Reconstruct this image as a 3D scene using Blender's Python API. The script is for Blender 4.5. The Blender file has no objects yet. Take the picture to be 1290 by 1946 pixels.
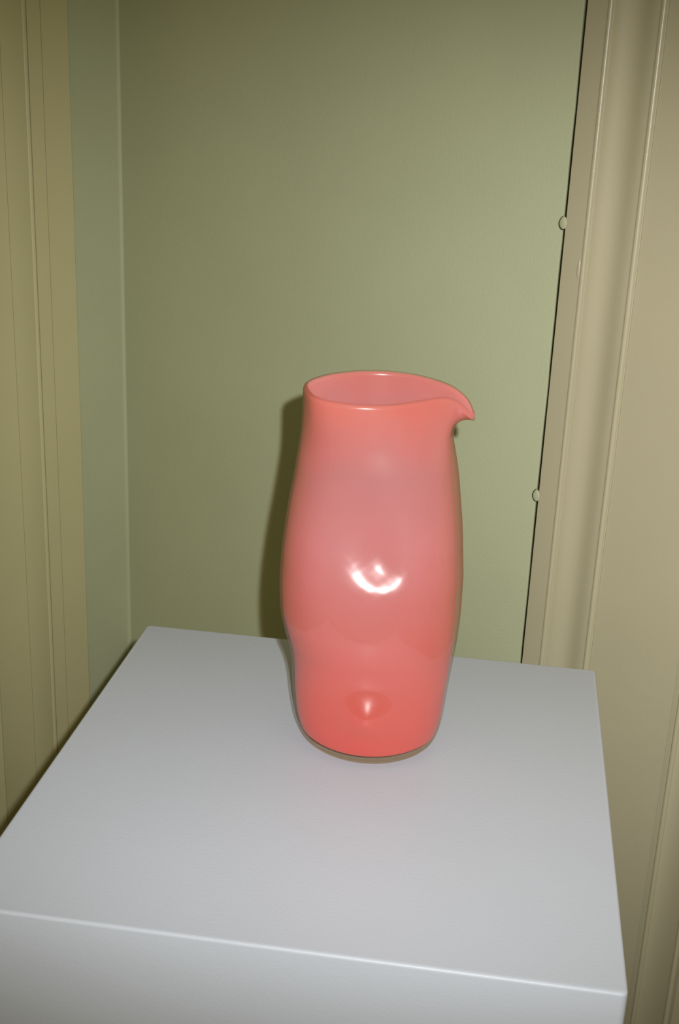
import bpy, bmesh, math, random
import numpy as np
from mathutils import Vector, Matrix

random.seed(4)
S = bpy.context.scene
COL = S.collection
ZT = 1.0                      # height of the plinth top above the floor

# ---------------------------------------------------------------- camera
cam_data = bpy.data.cameras.new('camera')
cam_data.sensor_fit = 'VERTICAL'
cam_data.sensor_height = 36.0
cam_data.lens = 2356.98 / 1946 * 36.0
cam_data.clip_start = 0.02
cam = bpy.data.objects.new('camera', cam_data)
COL.objects.link(cam)
PITCH, YAW, ROLL = 1.2245170, 0.1330194, 0.0421145
RC = (Matrix.Rotation(YAW, 3, 'Z') @ Matrix.Rotation(PITCH, 3, 'X') @ Matrix.Rotation(ROLL, 3, 'Z'))
CAM = Vector((0.2651483, -0.5091462, 0.4230443 + ZT))
cam.matrix_world = Matrix.Translation(CAM) @ RC.to_4x4()
S.camera = cam

# ---------------------------------------------------------------- light
w = bpy.data.worlds.new('world')
S.world = w
w.use_nodes = True
w.node_tree.nodes['Background'].inputs[0].default_value = (1.0, 0.80, 0.28, 1)
w.node_tree.nodes['Background'].inputs[1].default_value = 0.17

fl = bpy.data.lights.new('camera_flash', 'SPOT')       # the compact camera's own flash, up and right of the lens
fl.energy = 36.0
fl.color = (0.985, 0.99, 0.975)
fl.spot_size = math.radians(61)
fl.spot_blend = 1.0
fl.shadow_soft_size = 0.005
flo = bpy.data.objects.new('camera_flash', fl)
COL.objects.link(flo)
fpos = CAM + RC @ Vector((0.034, 0.033, 0.0))
aim = Vector((0.20, 0.40, ZT + 0.085))
flo.location = fpos
flo.scale = (1.65, 1.0, 1.0)                            # the flash window is wider than tall
flo.rotation_euler = (aim - fpos).to_track_quat('-Z', 'Y').to_euler()

S.view_settings.view_transform = 'Standard'
S.view_settings.look = 'None'
S.view_settings.gamma = 1.0
S.view_settings.use_curve_mapping = False
S.view_settings.exposure = 0.0


# ---------------------------------------------------------------- materials
def lin(c):
    return tuple(((x / 255) / 12.92 if x / 255 <= 0.04045 else ((x / 255 + 0.055) / 1.055) ** 2.4) for x in c) + (1.0,)


def paint(name, rgb, rough=0.55, mott=0.05, bump=0.06, scale=260, spec=0.4, wear=None, coat=0.0):
    m = bpy.data.materials.new(name)
    m.use_nodes = True
    nt = m.node_tree
    b = nt.nodes['Principled BSDF']
    tc = nt.nodes.new('ShaderNodeTexCoord')
    base = lin(rgb)
    n1 = nt.nodes.new('ShaderNodeTexNoise'); n1.inputs['Scale'].default_value = 7; n1.inputs['Detail'].default_value = 5
    n2 = nt.nodes.new('ShaderNodeTexNoise'); n2.inputs['Scale'].default_value = scale; n2.inputs['Detail'].default_value = 4
    nt.links.new(tc.outputs['Object'], n1.inputs['Vector']); nt.links.new(tc.outputs['Object'], n2.inputs['Vector'])
    r = nt.nodes.new('ShaderNodeMapRange')
    r.inputs['To Min'].default_value = 1 - mott; r.inputs['To Max'].default_value = 1 + mott
    r.inputs['From Min'].default_value = 0.3; r.inputs['From Max'].default_value = 0.7
    nt.links.new(n1.outputs[0], r.inputs['Value'])
    mx = nt.nodes.new('ShaderNodeVectorMath'); mx.operation = 'SCALE'
    mx.inputs[0].default_value = base[:3]
    nt.links.new(r.outputs[0], mx.inputs['Scale'])
    nt.links.new(mx.outputs[0], b.inputs['Base Color'])
    bp = nt.nodes.new('ShaderNodeBump'); bp.inputs['Strength'].default_value = bump; bp.inputs['Distance'].default_value = 0.001
    nt.links.new(n2.outputs[0], bp.inputs['Height']); nt.links.new(bp.outputs[0], b.inputs['Normal'])
    b.inputs['Roughness'].default_value = rough
    b.inputs['Specular IOR Level'].default_value = spec
    return m


GREEN = paint('green_wall_paint', (178, 182, 149), 0.6, 0.03, 0.25, 420)
CREAM = paint('cream_trim_paint', (182, 174, 146), 0.33, 0.03, 0.12, 300, 0.6)
CREAM_L = paint('ochre_cream_paint', (195, 188, 145), 0.5, 0.03, 0.12, 300)
WHITE = paint('white_plinth_paint', (191, 196, 207), 0.45, 0.015, 0.10, 500, 0.45)
DARK = paint('dark_gap_shade', (46, 40, 20), 0.9, 0.1)  # painted-in darkness for the gap and around the knuckles
FLOOR = paint('floor_screed', (120, 108, 88), 0.7, 0.1, 0.2, 60)


# ---------------------------------------------------------------- mesh helpers
def link(name, bm, mat, parent=None, smooth=None, loc=None):
    me = bpy.data.meshes.new(name)
    bmesh.ops.recalc_face_normals(bm, faces=bm.faces)
    bm.to_mesh(me); bm.free()
    me.materials.append(mat)
    if smooth is not None:
        for p in me.polygons:
            p.use_smooth = True
        if smooth < 180:
            me.set_sharp_from_angle(angle=math.radians(smooth))
    o = bpy.data.objects.new(name, me)
    COL.objects.link(o)
    if parent is not None:
        o.parent = parent
    if loc:
        o.location = loc
    return o


def tag(o, label, cat, group=None):
    o['label'] = label; o['category'] = cat
    if group: o['group'] = group


# the plinth stands diagonally in a room corner
CORNER = Vector((-0.1644, 0.8180, 0))
A0 = math.radians(-35)
BACK = (CORNER, Vector((math.cos(A0), math.sin(A0), 0)))                     # runs right from the corner
LEFT = (CORNER, Vector((-math.sin(-A0), -math.cos(A0), 0)))                  # runs left, towards the camera side
OUT = {id(BACK): LEFT[1], id(LEFT): BACK[1]}                                 # each wall's face looks along the other wall
SB = 0.2336                                                                  # s offset used for the back wall's measures


def prism(wall, prof, z0, z1, zs=None, wob=None):
    """vertical extrusion of a closed plan profile [(s, p)] ; s along the wall, p out of it"""
    bm = bmesh.new()
    levels = zs or [z0, z1]
    rings = []
    for z in levels:
        ring = []
        for i, (s, p) in enumerate(prof):
            ds = wob(i, z) if wob else 0
            q = wall[0] + wall[1] * (s + ds) + OUT[id(wall)] * p
            ring.append(bm.verts.new((q.x, q.y, z)))
        rings.append(ring)
    n = len(prof)
    for a, b in zip(rings, rings[1:]):
        for i in range(n):
            bm.faces.new((a[i], a[(i + 1) % n], b[(i + 1) % n], b[i]))
    bm.faces.new(rings[0][::-1]); bm.faces.new(rings[-1])
    return bm


HT = 2.6
# ---------------------------------------------------------------- setting
bm = bmesh.new()
bmesh.ops.create_cube(bm, size=1, matrix=Matrix.Translation((0.2, -0.3, -0.05)) @ Matrix.Diagonal((3.4, 3.0, 0.1, 1)))
o = link('floor', bm, FLOOR); o['kind'] = 'structure'

# green back wall: its right edge is a slightly uneven free edge in front of a dark gap
zs = [0.0, 0.3] + [0.5 + 0.02 * k for k in range(60)] + [2.0, HT]
jog = {}
rr = random.Random(9)
v = 0
for z in zs:
    v = 0.7 * v + rr.uniform(-1, 1) * 0.00028
    jog[z] = v
EDGE = SB + 0.3300
prof = [(-0.05, 0.0), (EDGE - 0.0012, 0.0), (EDGE - 0.0003, -0.0004), (EDGE, -0.0012), (EDGE - 0.0006, -0.0030), (EDGE - 0.02, -0.0040), (EDGE - 0.02, -0.05), (-0.05, -0.05)]
bm = prism(BACK, prof, 0, HT, zs, lambda i, z: jog[z] if i in (1, 2, 3, 4) else 0)
wall_back = link('wall_back', bm, GREEN, smooth=30); wall_back['kind'] = 'structure'
# board added behind the gap, its dark colour standing in for shade
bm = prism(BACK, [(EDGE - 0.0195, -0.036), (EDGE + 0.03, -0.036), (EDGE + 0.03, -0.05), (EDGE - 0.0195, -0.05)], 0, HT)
o = link('gap_shade_board', bm, DARK, wall_back)

prof = [(0.0, 0.0), (1.9, 0.0), (1.9, -0.05), (0.0, -0.05)]
wall_left = link('wall_left', prism(LEFT, prof, 0, HT), GREEN, smooth=40); wall_left['kind'] = 'structure'
# caulked fillet in the corner
prof = [(0.0, 0.0), (0.0042, 0.0), (0.0036, 0.0012), (0.0008, 0.0028), (0.0, 0.0028)]
o = link('caulk_line', prism(LEFT, prof, 0, HT), GREEN, wall_left, smooth=20)


def groove(s, wd, dp, p):
    return [(s - wd * 0.4, p), (s - wd * 0.38, p - dp), (s + wd * 0.38, p - dp), (s + wd * 0.4, p)]


p = 0.004
prof = [(0.0636, 0.0), (0.0638, p - 0.0008), (0.0648, p), (0.0945, p)]
prof += groove(0.0964, 0.0007, 0.0014, p) + [(0.1088, p)]
prof += groove(0.1126, 0.0013, 0.0034, p) + [(0.1146, p)]
prof += [(0.1156, p - 0.0002), (0.1166, p - 0.0009), (0.1178, p - 0.0004)]
prof += groove(0.1428, 0.0006, 0.0012, p - 0.0004)
prof += [(0.1830, p - 0.0004)] + groove(0.1842, 0.0007, 0.0014, p) + [(0.52, p), (0.52, 0.0)]
o = link('trim_1', prism(LEFT, prof, 0, HT), CREAM_L, smooth=25); o['kind'] = 'structure'


# right hand casing with two beads and a cove between them
def bead(s, r, p, f=1.0):
    return [(s + r * math.cos(a), p + r * f * math.sin(a)) for a in [math.radians(d) for d in range(180, -1, -15)]]


b0 = SB + 0.3328
q = 0.0012
prof = [(b0, -0.02), (b0, q - 0.0008), (b0 + 0.0006, q - 0.0001), (b0 + 0.0016, q), (b0 + 0.0180, q)]
prof += bead(b0 + 0.0208, 0.0023, q)
c0, c1 = b0 + 0.0235, b0 + 0.0610
for k in range(0, 25):
    t = k / 24
    prof.append((c0 + (c1 - c0) * t, q - 0.0002 - 0.0042 * math.sin(math.pi * t ** 0.95) ** 2))
prof += bead(b0 + 0.0642, 0.0024, q)
prof += [(b0 + 0.0672, q - 0.0006), (b0 + 0.0674, -0.02)]
trim_2 = link('trim_2', prism(BACK, prof, 0, HT), CREAM, smooth=30); trim_2['kind'] = 'structure'

# flat cream panel and the next moulding on it
prof = [(b0 + 0.0675, -0.02), (b0 + 0.0675, 0.0005), (1.35, 0.0005), (1.35, -0.02)]
wall_right = link('wall_right', prism(BACK, prof, 0, HT), CREAM, smooth=30); wall_right['kind'] = 'structure'
m0 = SB + 0.4785
q = 0.0006
prof = [(m0, q - 0.0002), (m0 + 0.0006, q + 0.0014), (m0 + 0.0035, q + 0.0018)]
prof += [(m0 + 0.0042, q + 0.0006), (m0 + 0.0050, q + 0.0006)]
prof += bead(m0 + 0.0078, 0.0023, q + 0.0018)
for k in range(0, 17):
    t = k / 16
    prof.append((m0 + 0.0105 + 0.024 * t, q + 0.0016 - 0.0014 * math.sin(math.pi * t ** 0.7) + 0.003 * t * t))
prof += [(m0 + 0.0350, q + 0.0030)] + bead(m0 + 0.0383, 0.0023, q + 0.0040) + [(m0 + 0.0440, q + 0.0060), (m0 + 0.075, q + 0.0060), (m0 + 0.077, q + 0.0055), (m0 + 0.078, q - 0.0002)]
o = link('trim_3', prism(BACK, prof, 0, HT), CREAM, smooth=30); o['kind'] = 'structure'


def blob(name, mat, parent, s, z, rs, rz, pr, base_p, lean=0.0):
    """a flattened dome of paint sitting on the wall surface"""
    bm = bmesh.new()
    bmesh.ops.create_uvsphere(bm, u_segments=20, v_segments=12, radius=1)
    for vv in bm.verts:
        x, y, z_ = vv.co
        k = 1.0 - 0.25 * max(0, z_)
        qq = BACK[0] + BACK[1] * (s + x * rs * k + lean * z_ * rz) + OUT[id(BACK)] * (base_p + max(-0.2, y) * pr)
        vv.co = (qq.x, qq.y, z + z_ * rz)
    return link(name, bm, mat, parent, smooth=180)


for kz, hz in ((0.3136, 0.0050), (0.0883, 0.0052)):        # painted-over knuckles bridging the gap, each over a dark disc painted as the shade around it
    blob('knuckle_shade', DARK, wall_back, EDGE - 0.0002, ZT + kz - 0.0004, 0.0040, hz + 0.0004, 0.0007, 0.0001)
    blob('knuckle', GREEN, wall_back, EDGE + 0.0008, ZT + kz, 0.0037, hz, 0.0014, 0.0006)
blob('paint_lump', CREAM, trim_2, b0 + 0.0165, ZT + 0.2806, 0.0018, 0.008, 0.0012, 0.0010)

# ---------------------------------------------------------------- plinth
W, D = 0.35, 0.3546
root = bpy.data.objects.new('plinth', None); COL.objects.link(root); root.location = (W / 2, D / 2, 0)
tag(root, 'white painted square display plinth carrying the pink pitcher', 'plinth')
bm = bmesh.new()
bmesh.ops.create_cube(bm, size=1, matrix=Matrix.Translation((0, 0, ZT / 2)) @ Matrix.Diagonal((W, D, ZT, 1)))
vert = [e for e in bm.edges if abs(e.verts[0].co.z - e.verts[1].co.z) > 0.5]
bmesh.ops.bevel(bm, geom=vert, offset=0.0038, segments=5, affect='EDGES', profile=0.5)
top = [e for e in bm.edges if e.verts[0].co.z > ZT - 1e-4 and e.verts[1].co.z > ZT - 1e-4]
bmesh.ops.bevel(bm, geom=top, offset=0.0020, segments=4, affect='EDGES', profile=0.5)
link('body', bm, WHITE, root, smooth=35)

# ---------------------------------------------------------------- pitcher
AX = Vector((0.195, 0.2235, ZT))
pit = bpy.data.objects.new('pitcher', None); COL.objects.link(pit)
pit.location = AX; pit.rotation_euler = (0, 0, YAW)
tag(pit, 'pink blown glass pitcher with pinched spout and dented side on the white plinth', 'pitcher')

Lp = [(0.0, -0.0420), (0.0035, -0.0468), (0.0100, -0.0500), (0.0192, -0.0524), (0.0349, -0.0540), (0.0470, -0.0546), (0.0543, -0.0551), (0.0657, -0.0570),
      (0.0769, -0.0603), (0.0918, -0.0635), (0.1103, -0.0644), (0.1285, -0.0638), (0.1465, -0.0622), (0.1643, -0.0600),
      (0.1818, -0.0573), (0.1991, -0.0550), (0.2130, -0.0537), (0.2250, -0.0532), (0.2363, -0.0530)]
Rp = [(0.0, 0.0385), (0.0035, 0.0425), (0.0100, 0.0450), (0.0200, 0.0470), (0.0398, 0.0488), (0.0592, 0.0509), (0.0784, 0.0528), (0.0972, 0.0536),
      (0.1157, 0.0535), (0.1338, 0.0522), (0.1516, 0.0506), (0.1691, 0.0483), (0.1864, 0.0458), (0.2034, 0.0422),
      (0.2130, 0.0400), (0.2220, 0.0392), (0.2363, 0.0400)]


def pchip(pts):
    x = np.array([p[0] for p in pts]); y = np.array([p[1] for p in pts])
    h = np.diff(x); d = np.diff(y) / h
    m = np.zeros(len(x)); m[0] = d[0]; m[-1] = d[-1]
    for i in range(1, len(x) - 1):
        if d[i - 1] * d[i] > 0:
            w1 = 2 * h[i] + h[i - 1]; w2 = h[i] + 2 * h[i - 1]
            m[i] = (w1 + w2) / (w1 / d[i - 1] + w2 / d[i])

    def f(t):
        t = min(max(t, x[0]), x[-1])
        i = int(min(np.searchsorted(x, t, side='right') - 1, len(x) - 2))
        s = (t - x[i]) / h[i]
        return float((2 * s**3 - 3 * s**2 + 1) * y[i] + (s**3 - 2 * s**2 + s) * h[i] * m[i] + (-2 * s**3 + 3 * s**2) * y[i + 1] + (s**3 - s**2) * h[i] * m[i + 1])
    return f


fL, fR = pchip(Lp), pchip(Rp)
ZR = 0.2363
# rim seen in plan: angle (deg, 0 = spout side, 90 = away) -> u, v, dz
rim = [(-180, -0.0530, 0.001, 0), (-150, -0.0485, -0.0225, 0), (-128, -0.0400, -0.0345, 0), (-108, -0.0270, -0.0412, 0), (-90, -0.0120, -0.0428, 0),
       (-72, 0.0010, -0.0395, 0), (-55, 0.0130, -0.0310, 0), (-42, 0.0235, -0.0222, 0), (-30, 0.0330, -0.0160, -0.0002),
       (-20, 0.0398, -0.0140, -0.0028), (-11, 0.0460, -0.0124, -0.0086), (-4, 0.0505, -0.0092, -0.0128), (3, 0.0524, -0.0035, -0.0130), (10, 0.0517, 0.0012, -0.0096),
       (20, 0.0480, 0.0062, -0.0040), (34, 0.0405, 0.0160, -0.0003), (50, 0.0300, 0.0315, 0), (68, 0.0155, 0.0440, 0), (90, -0.0020, 0.0492, 0),
       (112, -0.0200, 0.0462, 0), (135, -0.0375, 0.0350, 0), (158, -0.0495, 0.0180, 0), (180, -0.0530, 0.001, 0)]


def catmull(tab, a):
    n = len(tab) - 1
    for i in range(n):
        if tab[i][0] <= a <= tab[i + 1][0]:
            break
    P = [tab[(i + k) % n] for k in (-1, 0, 1, 2)]
    t = (a - tab[i][0]) / (tab[i + 1][0] - tab[i][0])
    out = []
    for k in (1, 2, 3):
        p0, p1, p2, p3 = [q_[k] for q_ in P]
        out.append(0.5 * (2 * p1 + (p2 - p0) * t + (2 * p0 - 5 * p1 + 4 * p2 - p3) * t * t + (3 * p1 - p0 - 3 * p2 + p3) * t**3))
    return out


NA = 400


def gauss(x, s): return math.exp(-0.5 * (x / s) ** 2)


def body_pt(a, z):
    l, r = fL(z), fR(z)
    c, h = (l + r) / 2, (r - l) / 2
    vc = 0.001 + 0.003 * (z / ZR)
    ca, sa = math.cos(a), math.sin(a)
    hv = h * 0.985
    u_, v_ = c + h * ca, vc + hv * sa
    front = max(0.0, -sa)
    # thumb dent pressed in the front, a shallow belly under it and one on the left flank
    dent = 0.00724 * gauss(u_ + 0.01196, 0.01715) * gauss(z - 0.15425, 0.02128)
    dent += 0.00378 * gauss(u_ + 0.00169, 0.00812) * gauss(z - 0.14456, 0.00996)
    dent -= 0.00107 * gauss(u_ - 0.00062, 0.01819) * gauss(z - 0.12764, 0.00548)
    dent += 0.00094 * gauss(u_ - 0.00399, 0.00817) * gauss(z - 0.13441, 0.00613)
    dent -= 0.0063 * gauss(u_ + 0.0058, 0.0098) * gauss(z - 0.0392, 0.0090)
    dent += 0.0024 * gauss(u_ + 0.002, 0.018) * gauss(z - 0.060, 0.011)
    dent += 0.00004 * math.sin(700 * u_ + 1.0) * math.cos(880 * z) * gauss(u_, 0.03) * gauss(z - 0.135, 0.03)
    dent *= front
    v_ += dent
    return u_, v_


zl = [0.0, 0.0004, 0.0012, 0.0022] + list(np.linspace(0.0035, 0.2070, 210)) + list(np.linspace(0.2080, ZR, 32))


def surface():
    G = []
    for z in zl:
        ring = []
        for k in range(NA):
            deg = -180 + 360 * k / NA
            a = math.radians(deg)
            u_, v_ = body_pt(a, z)
            ru, rv, rz = catmull(rim, deg)
            t = max(0.0, (z - 0.195) / (ZR - 0.195))
            spout = gauss(deg, 26)
            w_all = t * t * (3 - 2 * t)
            w_sp = t ** 3.4
            ww = w_all * (1 - spout) + w_sp * spout
            bu, bv = u_, v_
            zz = z + rz * t ** 3
            ring.append((bu + (ru - bu) * ww, bv + (rv - bv) * ww, zz))
        G.append(ring)
    return np.array(G)


G = surface()
# round the underside over into the flat foot
def normals(G):
    du = np.roll(G, -1, 1) - np.roll(G, 1, 1)
    dz = np.gradient(G, axis=0)
    n = np.cross(du, dz); n /= np.linalg.norm(n, axis=2, keepdims=True) + 1e-12
    return n


NR = normals(G)
if (NR[120, :, :2] * (G[120, :, :2] - G[120, :, :2].mean(0))).sum() < 0:
    NR = -NR


def grid_mesh(rings, close_bottom=True, close_top=False):
    bm = bmesh.new()
    R_ = [[bm.verts.new(p_) for p_ in ring] for ring in rings]
    for a, b in zip(R_, R_[1:]):
        n = len(a)
        for i in range(n):
            bm.faces.new((a[i], a[(i + 1) % n], b[(i + 1) % n], b[i]))
    if close_bottom:
        c = bm.verts.new(np.mean(rings[0], axis=0))
        for i in range(len(R_[0])): bm.faces.new((c, R_[0][(i + 1) % NA], R_[0][i]))
    if close_top:
        c = bm.verts.new(np.mean(rings[-1], axis=0))
        for i in range(len(R_[-1])): bm.faces.new((c, R_[-1][i], R_[-1][(i + 1) % NA]))
    return bm


# --- pink glass body: inside the clear casing
zz = np.array(zl)
cas = 0.0008 + 0.0009 * np.clip((0.232 - zz) / 0.05, 0, 1)           # casing thickness at the side
right = np.clip((G[:, :, 0] - 0.02) / 0.02, 0, 1)
up = np.clip((zz - 0.05) / 0.05, 0, 1) * np.clip((0.225 - zz) / 0.04, 0, 1)
cas = cas[:, None] + right * (0.0021 * up - 0.0005 * (1 - np.clip((zz - 0.02) / 0.05, 0, 1)))[:, None]
H = G - NR * cas[:, :, None]
FOOT = 0.0052
first = int(np.searchsorted(zz, FOOT)) + 1
rings = []
base_ring = H[first].copy()
cen = base_ring.mean(0)
for k, (sc, dz_) in enumerate([(0.15, 0.0), (0.6, 0.0), (0.84, 0.0002), (0.91, 0.0005), (0.95, 0.0012), (0.985, 0.0026)]):
    rg = cen + (base_ring - cen) * sc
    rg[:, 2] = FOOT + dz_
    rings.append(rg)
start = first + 2
rings += [H[i] for i in range(start, len(zl))]
top_o = rings[-1]
tk = 0.0036
nr_top = NR[-1].copy(); nr_top[:, 2] *= 0.3; nr_top /= np.linalg.norm(nr_top, axis=1, keepdims=True)
for a in (30, 60, 90, 120, 150):
    ar = math.radians(a)
    off = -nr_top * (tk / 2 * (1 - math.cos(ar)))
    rg = top_o + off; rg[:, 2] += tk / 2 * math.sin(ar)
    rings.append(rg)
for i in range(len(zl) - 1, start + 3, -1):
    nn = NR[i] if i < len(zl) - 3 else nr_top
    rings.append(H[i] - nn * tk)
last = rings[-1]; cl = last.mean(0)
for sc, dz_ in ((0.9, -0.0015), (0.6, -0.0025), (0.2, -0.0025)):
    rg = cl + (last - cl) * sc; rg[:, 2] = last[:, 2] + dz_
    rings.append(rg)

pink = bpy.data.materials.new('pink_opal_glass'); pink.use_nodes = True
nt = pink.node_tree; b = nt.nodes['Principled BSDF']
tc = nt.nodes.new('ShaderNodeTexCoord'); sep = nt.nodes.new('ShaderNodeSeparateXYZ')
nt.links.new(tc.outputs['Object'], sep.inputs[0])
no = nt.nodes.new('ShaderNodeTexNoise'); no.inputs['Scale'].default_value = 16; no.inputs['Detail'].default_value = 3
nt.links.new(tc.outputs['Object'], no.inputs['Vector'])
add = nt.nodes.new('ShaderNodeMath'); add.operation = 'MULTIPLY_ADD'; add.inputs[1].default_value = 0.05
nt.links.new(no.outputs[0], add.inputs[0]); nt.links.new(sep.outputs['Z'], add.inputs[2])
mr = nt.nodes.new('ShaderNodeMapRange'); mr.inputs['From Min'].default_value = 0.025; mr.inputs['From Max'].default_value = 0.265
nt.links.new(add.outputs[0], mr.inputs['Value'])
cr = nt.nodes.new('ShaderNodeValToRGB')                    # the colour gather is denser and redder near the foot and the lip
el = cr.color_ramp.elements
el[0].position = 0.0; el[0].color = lin((196, 74, 66))
el[1].position = 1.0; el[1].color = lin((192, 112, 104))
for pos, c in ((0.18, (193, 90, 83)), (0.42, (186, 109, 107)), (0.62, (186, 121, 124)), (0.80, (174, 116, 118)), (0.93, (186, 115, 112))):
    e = el.new(pos); e.color = lin(c)
nt.links.new(mr.outputs[0], cr.inputs[0]); nt.links.new(cr.outputs[0], b.inputs['Base Color'])
b.inputs['Roughness'].default_value = 0.3
b.inputs['Specular IOR Level'].default_value = 0.5
b.inputs['Subsurface Weight'].default_value = 0.3
b.inputs['Diffuse Roughness'].default_value = 1.0
b.inputs['Subsurface Radius'].default_value = (1.0, 0.45, 0.35)
b.inputs['Subsurface Scale'].default_value = 0.02
body = link('body', grid_mesh(rings, True, True), pink, pit, smooth=180)

# --- clear glass casing around it (outer skin)
clear = bpy.data.materials.new('clear_casing_glass'); clear.use_nodes = True
nt = clear.node_tree; nt.nodes.remove(nt.nodes['Principled BSDF'])
out = nt.nodes['Material Output']
tr = nt.nodes.new('ShaderNodeBsdfTransparent'); gl = nt.nodes.new('ShaderNodeBsdfGlossy'); pass
lw = nt.nodes.new('ShaderNodeLayerWeight'); lw.inputs['Blend'].default_value = 0.35
mixc = nt.nodes.new('ShaderNodeMix'); mixc.data_type = 'RGBA'
mixc.inputs[6].default_value = (1.0, 0.985, 0.98, 1); mixc.inputs[7].default_value = (0.93, 0.74, 0.66, 1)
tc = nt.nodes.new('ShaderNodeTexCoord'); sep = nt.nodes.new('ShaderNodeSeparateXYZ'); nt.links.new(tc.outputs['Object'], sep.inputs[0])
mr = nt.nodes.new('ShaderNodeMapRange'); mr.inputs['From Min'].default_value = 0.05; mr.inputs['From Max'].default_value = 0.12
nt.links.new(sep.outputs['Z'], mr.inputs['Value'])
tint = nt.nodes.new('ShaderNodeMix'); tint.data_type = 'RGBA'            # pink tint higher up for the refracted body, water clear near the foot
tint.inputs[6].default_value = (0.94, 0.90, 0.86, 1); tint.inputs[7].default_value = (1.0, 0.60, 0.50, 1)
nt.links.new(mr.outputs[0], tint.inputs[0]); nt.links.new(tint.outputs[2], mixc.inputs[7])
nt.links.new(lw.outputs['Facing'], mixc.inputs[0]); nt.links.new(mixc.outputs[2], tr.inputs[0])
gl.inputs['Roughness'].default_value = 0.014
wav = nt.nodes.new('ShaderNodeTexNoise'); wav.inputs['Scale'].default_value = 55; wav.inputs['Detail'].default_value = 2
tcw = nt.nodes.new('ShaderNodeTexCoord'); nt.links.new(tcw.outputs['Object'], wav.inputs['Vector'])
wb = nt.nodes.new('ShaderNodeBump'); wb.inputs['Strength'].default_value = 0.35; wb.inputs['Distance'].default_value = 0.0008
nt.links.new(wav.outputs[0], wb.inputs['Height']); nt.links.new(wb.outputs[0], gl.inputs['Normal'])
mix = nt.nodes.new('ShaderNodeMixShader')
pw = nt.nodes.new('ShaderNodeMath'); pw.operation = 'POWER'; pw.inputs[1].default_value = 4.0
lw2 = nt.nodes.new('ShaderNodeLayerWeight'); lw2.inputs['Blend'].default_value = 0.5
ma = nt.nodes.new('ShaderNodeMath'); ma.operation = 'MULTIPLY_ADD'; ma.inputs[1].default_value = 0.35; ma.inputs[2].default_value = 0.04
nt.links.new(lw2.outputs['Facing'], pw.inputs[0]); nt.links.new(pw.outputs[0], ma.inputs[0])
nt.links.new(ma.outputs[0], mix.inputs[0])
df = nt.nodes.new('ShaderNodeBsdfDiffuse'); df.inputs[0].default_value = lin((206, 132, 112))   # body's pink refracted at the casing edge, painted in as a diffuse film
mk = nt.nodes.new('ShaderNodeMath'); mk.operation = 'MULTIPLY'; mk.use_clamp = True
p2 = nt.nodes.new('ShaderNodeMath'); p2.operation = 'POWER'; p2.inputs[1].default_value = 2.5
mh = nt.nodes.new('ShaderNodeMath'); mh.operation = 'MULTIPLY_ADD'; mh.inputs[1].default_value = 0.55; mh.inputs[2].default_value = 0.12
nt.links.new(mr.outputs[0], mh.inputs[0]); nt.links.new(lw2.outputs['Facing'], p2.inputs[0])
nt.links.new(p2.outputs[0], mk.inputs[0]); nt.links.new(mh.outputs[0], mk.inputs[1])
mb = nt.nodes.new('ShaderNodeMixShader'); nt.links.new(mk.outputs[0], mb.inputs[0])
nt.links.new(tr.outputs[0], mb.inputs[1]); nt.links.new(df.outputs[0], mb.inputs[2])
nt.links.new(mb.outputs[0], mix.inputs[1]); nt.links.new(gl.outputs[0], mix.inputs[2])
nt.links.new(mix.outputs[0], out.inputs['Surface'])
cr_rings = [G[i] for i in range(first, len(zl))]
tp = G[-1]
for a in (35, 70, 90):
    ar = math.radians(a)
    rg = tp - nr_top * (0.5 * (tk + 0.0016) * (1 - math.cos(ar))); rg[:, 2] += (tk / 2 + 0.0008) * math.sin(ar)
    cr_rings.append(rg)
cas_o = link('clear_casing', grid_mesh(cr_rings, False), clear, pit, smooth=180)
cas_o['label'] = 'thin clear glass outer layer over the pink body'

# --- thick clear foot
foot_m = bpy.data.materials.new('clear_foot_glass'); foot_m.use_nodes = True
b = foot_m.node_tree.nodes['Principled BSDF']
b.inputs['Base Color'].default_value = (0.95, 0.86, 0.72, 1)
b.inputs['Transmission Weight'].default_value = 1.0; b.inputs['Roughness'].default_value = 0.02; b.inputs['IOR'].default_value = 1.48
nt = foot_m.node_tree; tr = nt.nodes.new('ShaderNodeBsdfTransparent'); tr.inputs[0].default_value = (0.99, 0.93, 0.82, 1)
mx = nt.nodes.new('ShaderNodeMixShader'); mx.inputs[0].default_value = 0.15
nt.links.new(tr.outputs[0], mx.inputs[1]); nt.links.new(b.outputs[0], mx.inputs[2]); nt.links.new(mx.outputs[0], nt.nodes['Material Output'].inputs['Surface'])
fr_rings = [G[i] + np.array([0, 0, 0.0002]) for i in range(0, first + 1)]
ins = G[first].copy(); cc = ins.mean(0)
inner = cc + (ins - cc) * 0.94; inner[:, 2] = FOOT - 0.0003
inner2 = cc + (ins - cc) * 0.5; inner2[:, 2] = FOOT - 0.0003
fo = link('foot', grid_mesh(fr_rings + [inner, inner2], True, True), foot_m, pit, smooth=50)
fo['label'] = 'thick clear glass foot under the pink body'
